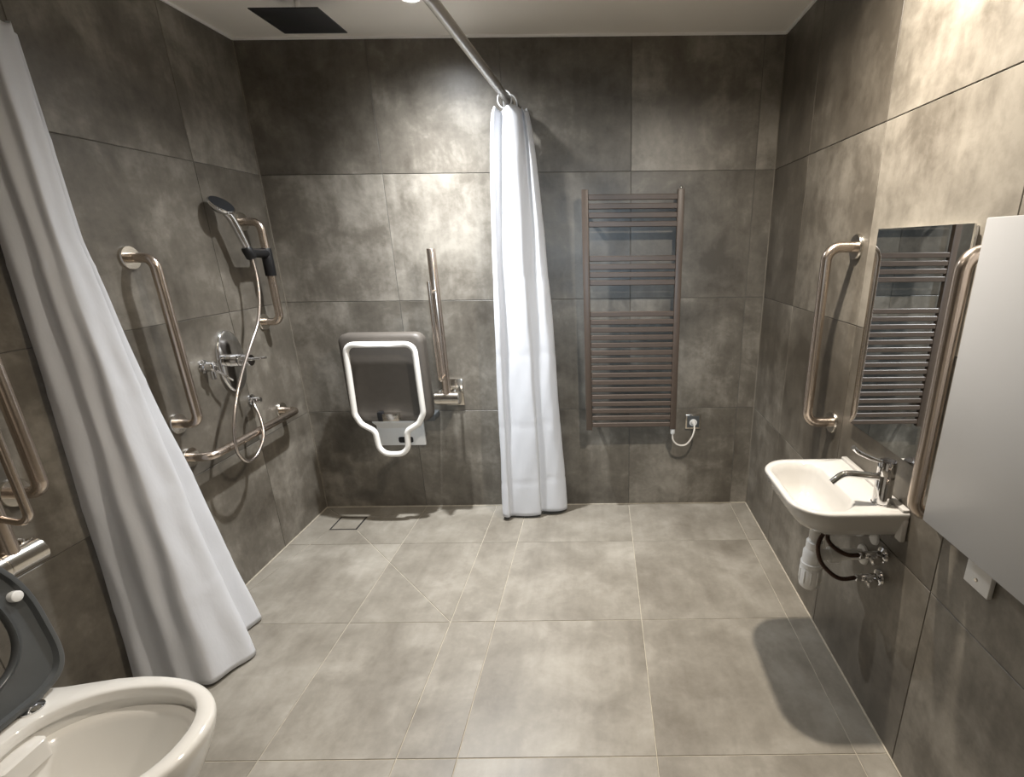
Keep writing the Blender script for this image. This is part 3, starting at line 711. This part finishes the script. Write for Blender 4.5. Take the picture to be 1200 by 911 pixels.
# ------------------------------------------------------------------ toilet
to = thing('toilet', 'white ceramic toilet pan with its grey seat raised', 'toilet', (0.0, -1.925, 0.0))
CY, RZt = -1.925, 0.462
def pan(x0, x1, hw, z, n=34, e=2.25):
    """plan outline: narrow deck at the wall, bulging egg round the bowl"""
    out = []; xc = x0 + (x1-x0)*0.66; hb = hw*0.80
    side = [(xc - (xc-0.28)*t, hw - (hw-hb)*(t*t*(3-2*t))) for t in (0.25, 0.5, 0.75, 1.0)]
    for x, h in reversed(side): out.append(V((x, CY-h, z)))
    for k in range(n+1):
        a = -pi/2 + pi*k/n; c, s = cos(a), sin(a)
        out.append(V((xc + (x1-xc)*abs(c)**(2/e), CY + hw*abs(s)**(2/e)*(1 if s > 0 else -1), z)))
    for x, h in side: out.append(V((x, CY+h, z)))
    out.append(V((x0, CY+hb, z))); out.append(V((x0, CY-hb, z)))
    return out
bm = BM()
outer = [pan(0.001, 0.56, 0.118, 0.0), pan(0.001, 0.58, 0.121, 0.03), pan(0.001, 0.63, 0.138, 0.15), pan(0.001, 0.69, 0.161, 0.28), pan(0.001, 0.737, 0.176, 0.37), pan(0.001, 0.758, 0.181, 0.42), pan(0.001, 0.765, 0.183, 0.448), pan(0.001, 0.763, 0.182, 0.458), pan(0.003, 0.757, 0.177, RZt)]
# inner rings start on the same vertex count (43) and angle
def inner_t(xa, xb, hw, z, n=45, e=2.2):
    o = []; xc = xa + (xb-xa)*0.56
    for k in range(n):
        a = -pi + 2*pi*(k+0.5)/n; c, s = cos(a), sin(a)
        o.append(V((xc + ((xb-xc) if c > 0 else (xc-xa))*abs(c)**(2/e)*(1 if c > 0 else -1), CY + hw*abs(s)**(2/e)*(1 if s > 0 else -1), z)))
    return o
inn = [inner_t(0.345, 0.729, 0.150, RZt), inner_t(0.350, 0.724, 0.145, RZt-0.004), inner_t(0.352, 0.722, 0.143, RZt-0.026), inner_t(0.346, 0.728, 0.149, RZt-0.029),
       inner_t(0.348, 0.727, 0.148, RZt-0.056), inner_t(0.360, 0.714, 0.135, RZt-0.058), inner_t(0.368, 0.703, 0.126, RZt-0.061), inner_t(0.373, 0.697, 0.121, RZt-0.072), inner_t(0.385, 0.66, 0.100, RZt-0.14), inner_t(0.400, 0.59, 0.072, RZt-0.21), inner_t(0.42, 0.54, 0.05, RZt-0.25)]
loft(bm, outer + inn); part('pan', bm, M['ceramic'], to, True, 50)
bm = BM(); loft(bm, [[V((x, y, z)) for x, y in rrect(0.325, 0.385, CY-0.050, CY+0.050, (0.01, 0.014, 0.014, 0.01), 4)] for z in (RZt-0.085, RZt-0.040)] + [[V((x, y, RZt-0.036)) for x, y in rrect(0.328, 0.380, CY-0.046, CY+0.046, (0.01, 0.012, 0.012, 0.01), 4)]]); part('flush_deflector', bm, M['ceramic'], to, True, 40)
# raised seat: a ring standing almost upright; s runs up from the hinge, y across
lean = radians(6); HX, HZ = 0.328, RZt+0.010
def sp(s, y, d): return V((HX - s*sin(lean) + d*cos(lean), CY + y, HZ + s*cos(lean) + d*sin(lean)))
def seat_ring(s0, s1, hw, hb, d, n=56):
    """closed outline: straight across the hinge side, round at the front"""
    out = []; sc_ = s0 + (s1-s0)*0.42
    for k in range(n):
        a = 2*pi*k/n; c, s = cos(a), sin(a)
        up = s >= 0
        S = sc_ + ((s1-sc_)*abs(s)**(2/2.15) if up else -(sc_-s0)*abs(s)**(2/hb))
        out.append(sp(S, hw*abs(c)**(2/2.15 if up else 2/hb)*(1 if c > 0 else -1), d))
    return out
O = lambda i, d: seat_ring(0.0+i, 0.425-i, 0.192-i, 5.0, d)
I = lambda i, d: seat_ring(0.080-i, 0.352+i, 0.124+i, 2.4, d)
bm = BM()
R = [O(0.004, -0.020), O(0.0, -0.012), O(0.0, 0.0), O(0.004, 0.003), O(0.012, 0.003), O(0.016, -0.008), O(0.030, -0.010), I(0.020, -0.008), I(0.010, -0.004), I(0.003, 0.002), I(0.0, -0.001), I(0.0, -0.014), I(0.006, -0.020)]
RR = loft(bm, R, False, False); n = len(RR[0])
for k in range(n): bm.faces.new((RR[-1][k], RR[-1][(k+1) % n], RR[0][(k+1) % n], RR[0][k]))
st = part('seat', bm, M['seat_dark'], to, True, 50)
nrm = V((cos(lean), 0, sin(lean)))
for (s, y) in ((0.243, 0.160), (0.243, -0.160)):
    bm = BM(); lathe(bm, [(0.0125, -0.012), (0.013, -0.002), (0.0125, 0.003), (0.010, 0.005)], sp(s, y, 0.0), nrm, 24); part('buffer', bm, M['white_plastic'], st, label='white round rubber buffer under the raised seat')
for y in (0.085, -0.085):
    bm = BM(); lathe(bm, [(0.024, 0.0), (0.024, 0.004), (0.016, 0.007), (0.012, 0.010)], (HX-0.005, CY+y, RZt), (0, 0, 1), 24); hg = part('hinge', bm, M['chrome'], to)
    bm = BM(); box(bm, (HX-0.022, CY+y-0.028, RZt+0.007), (HX+0.002, CY+y+0.028, RZt+0.024), 0.005); part('hinge_arm', bm, M['seat_dark'], hg)
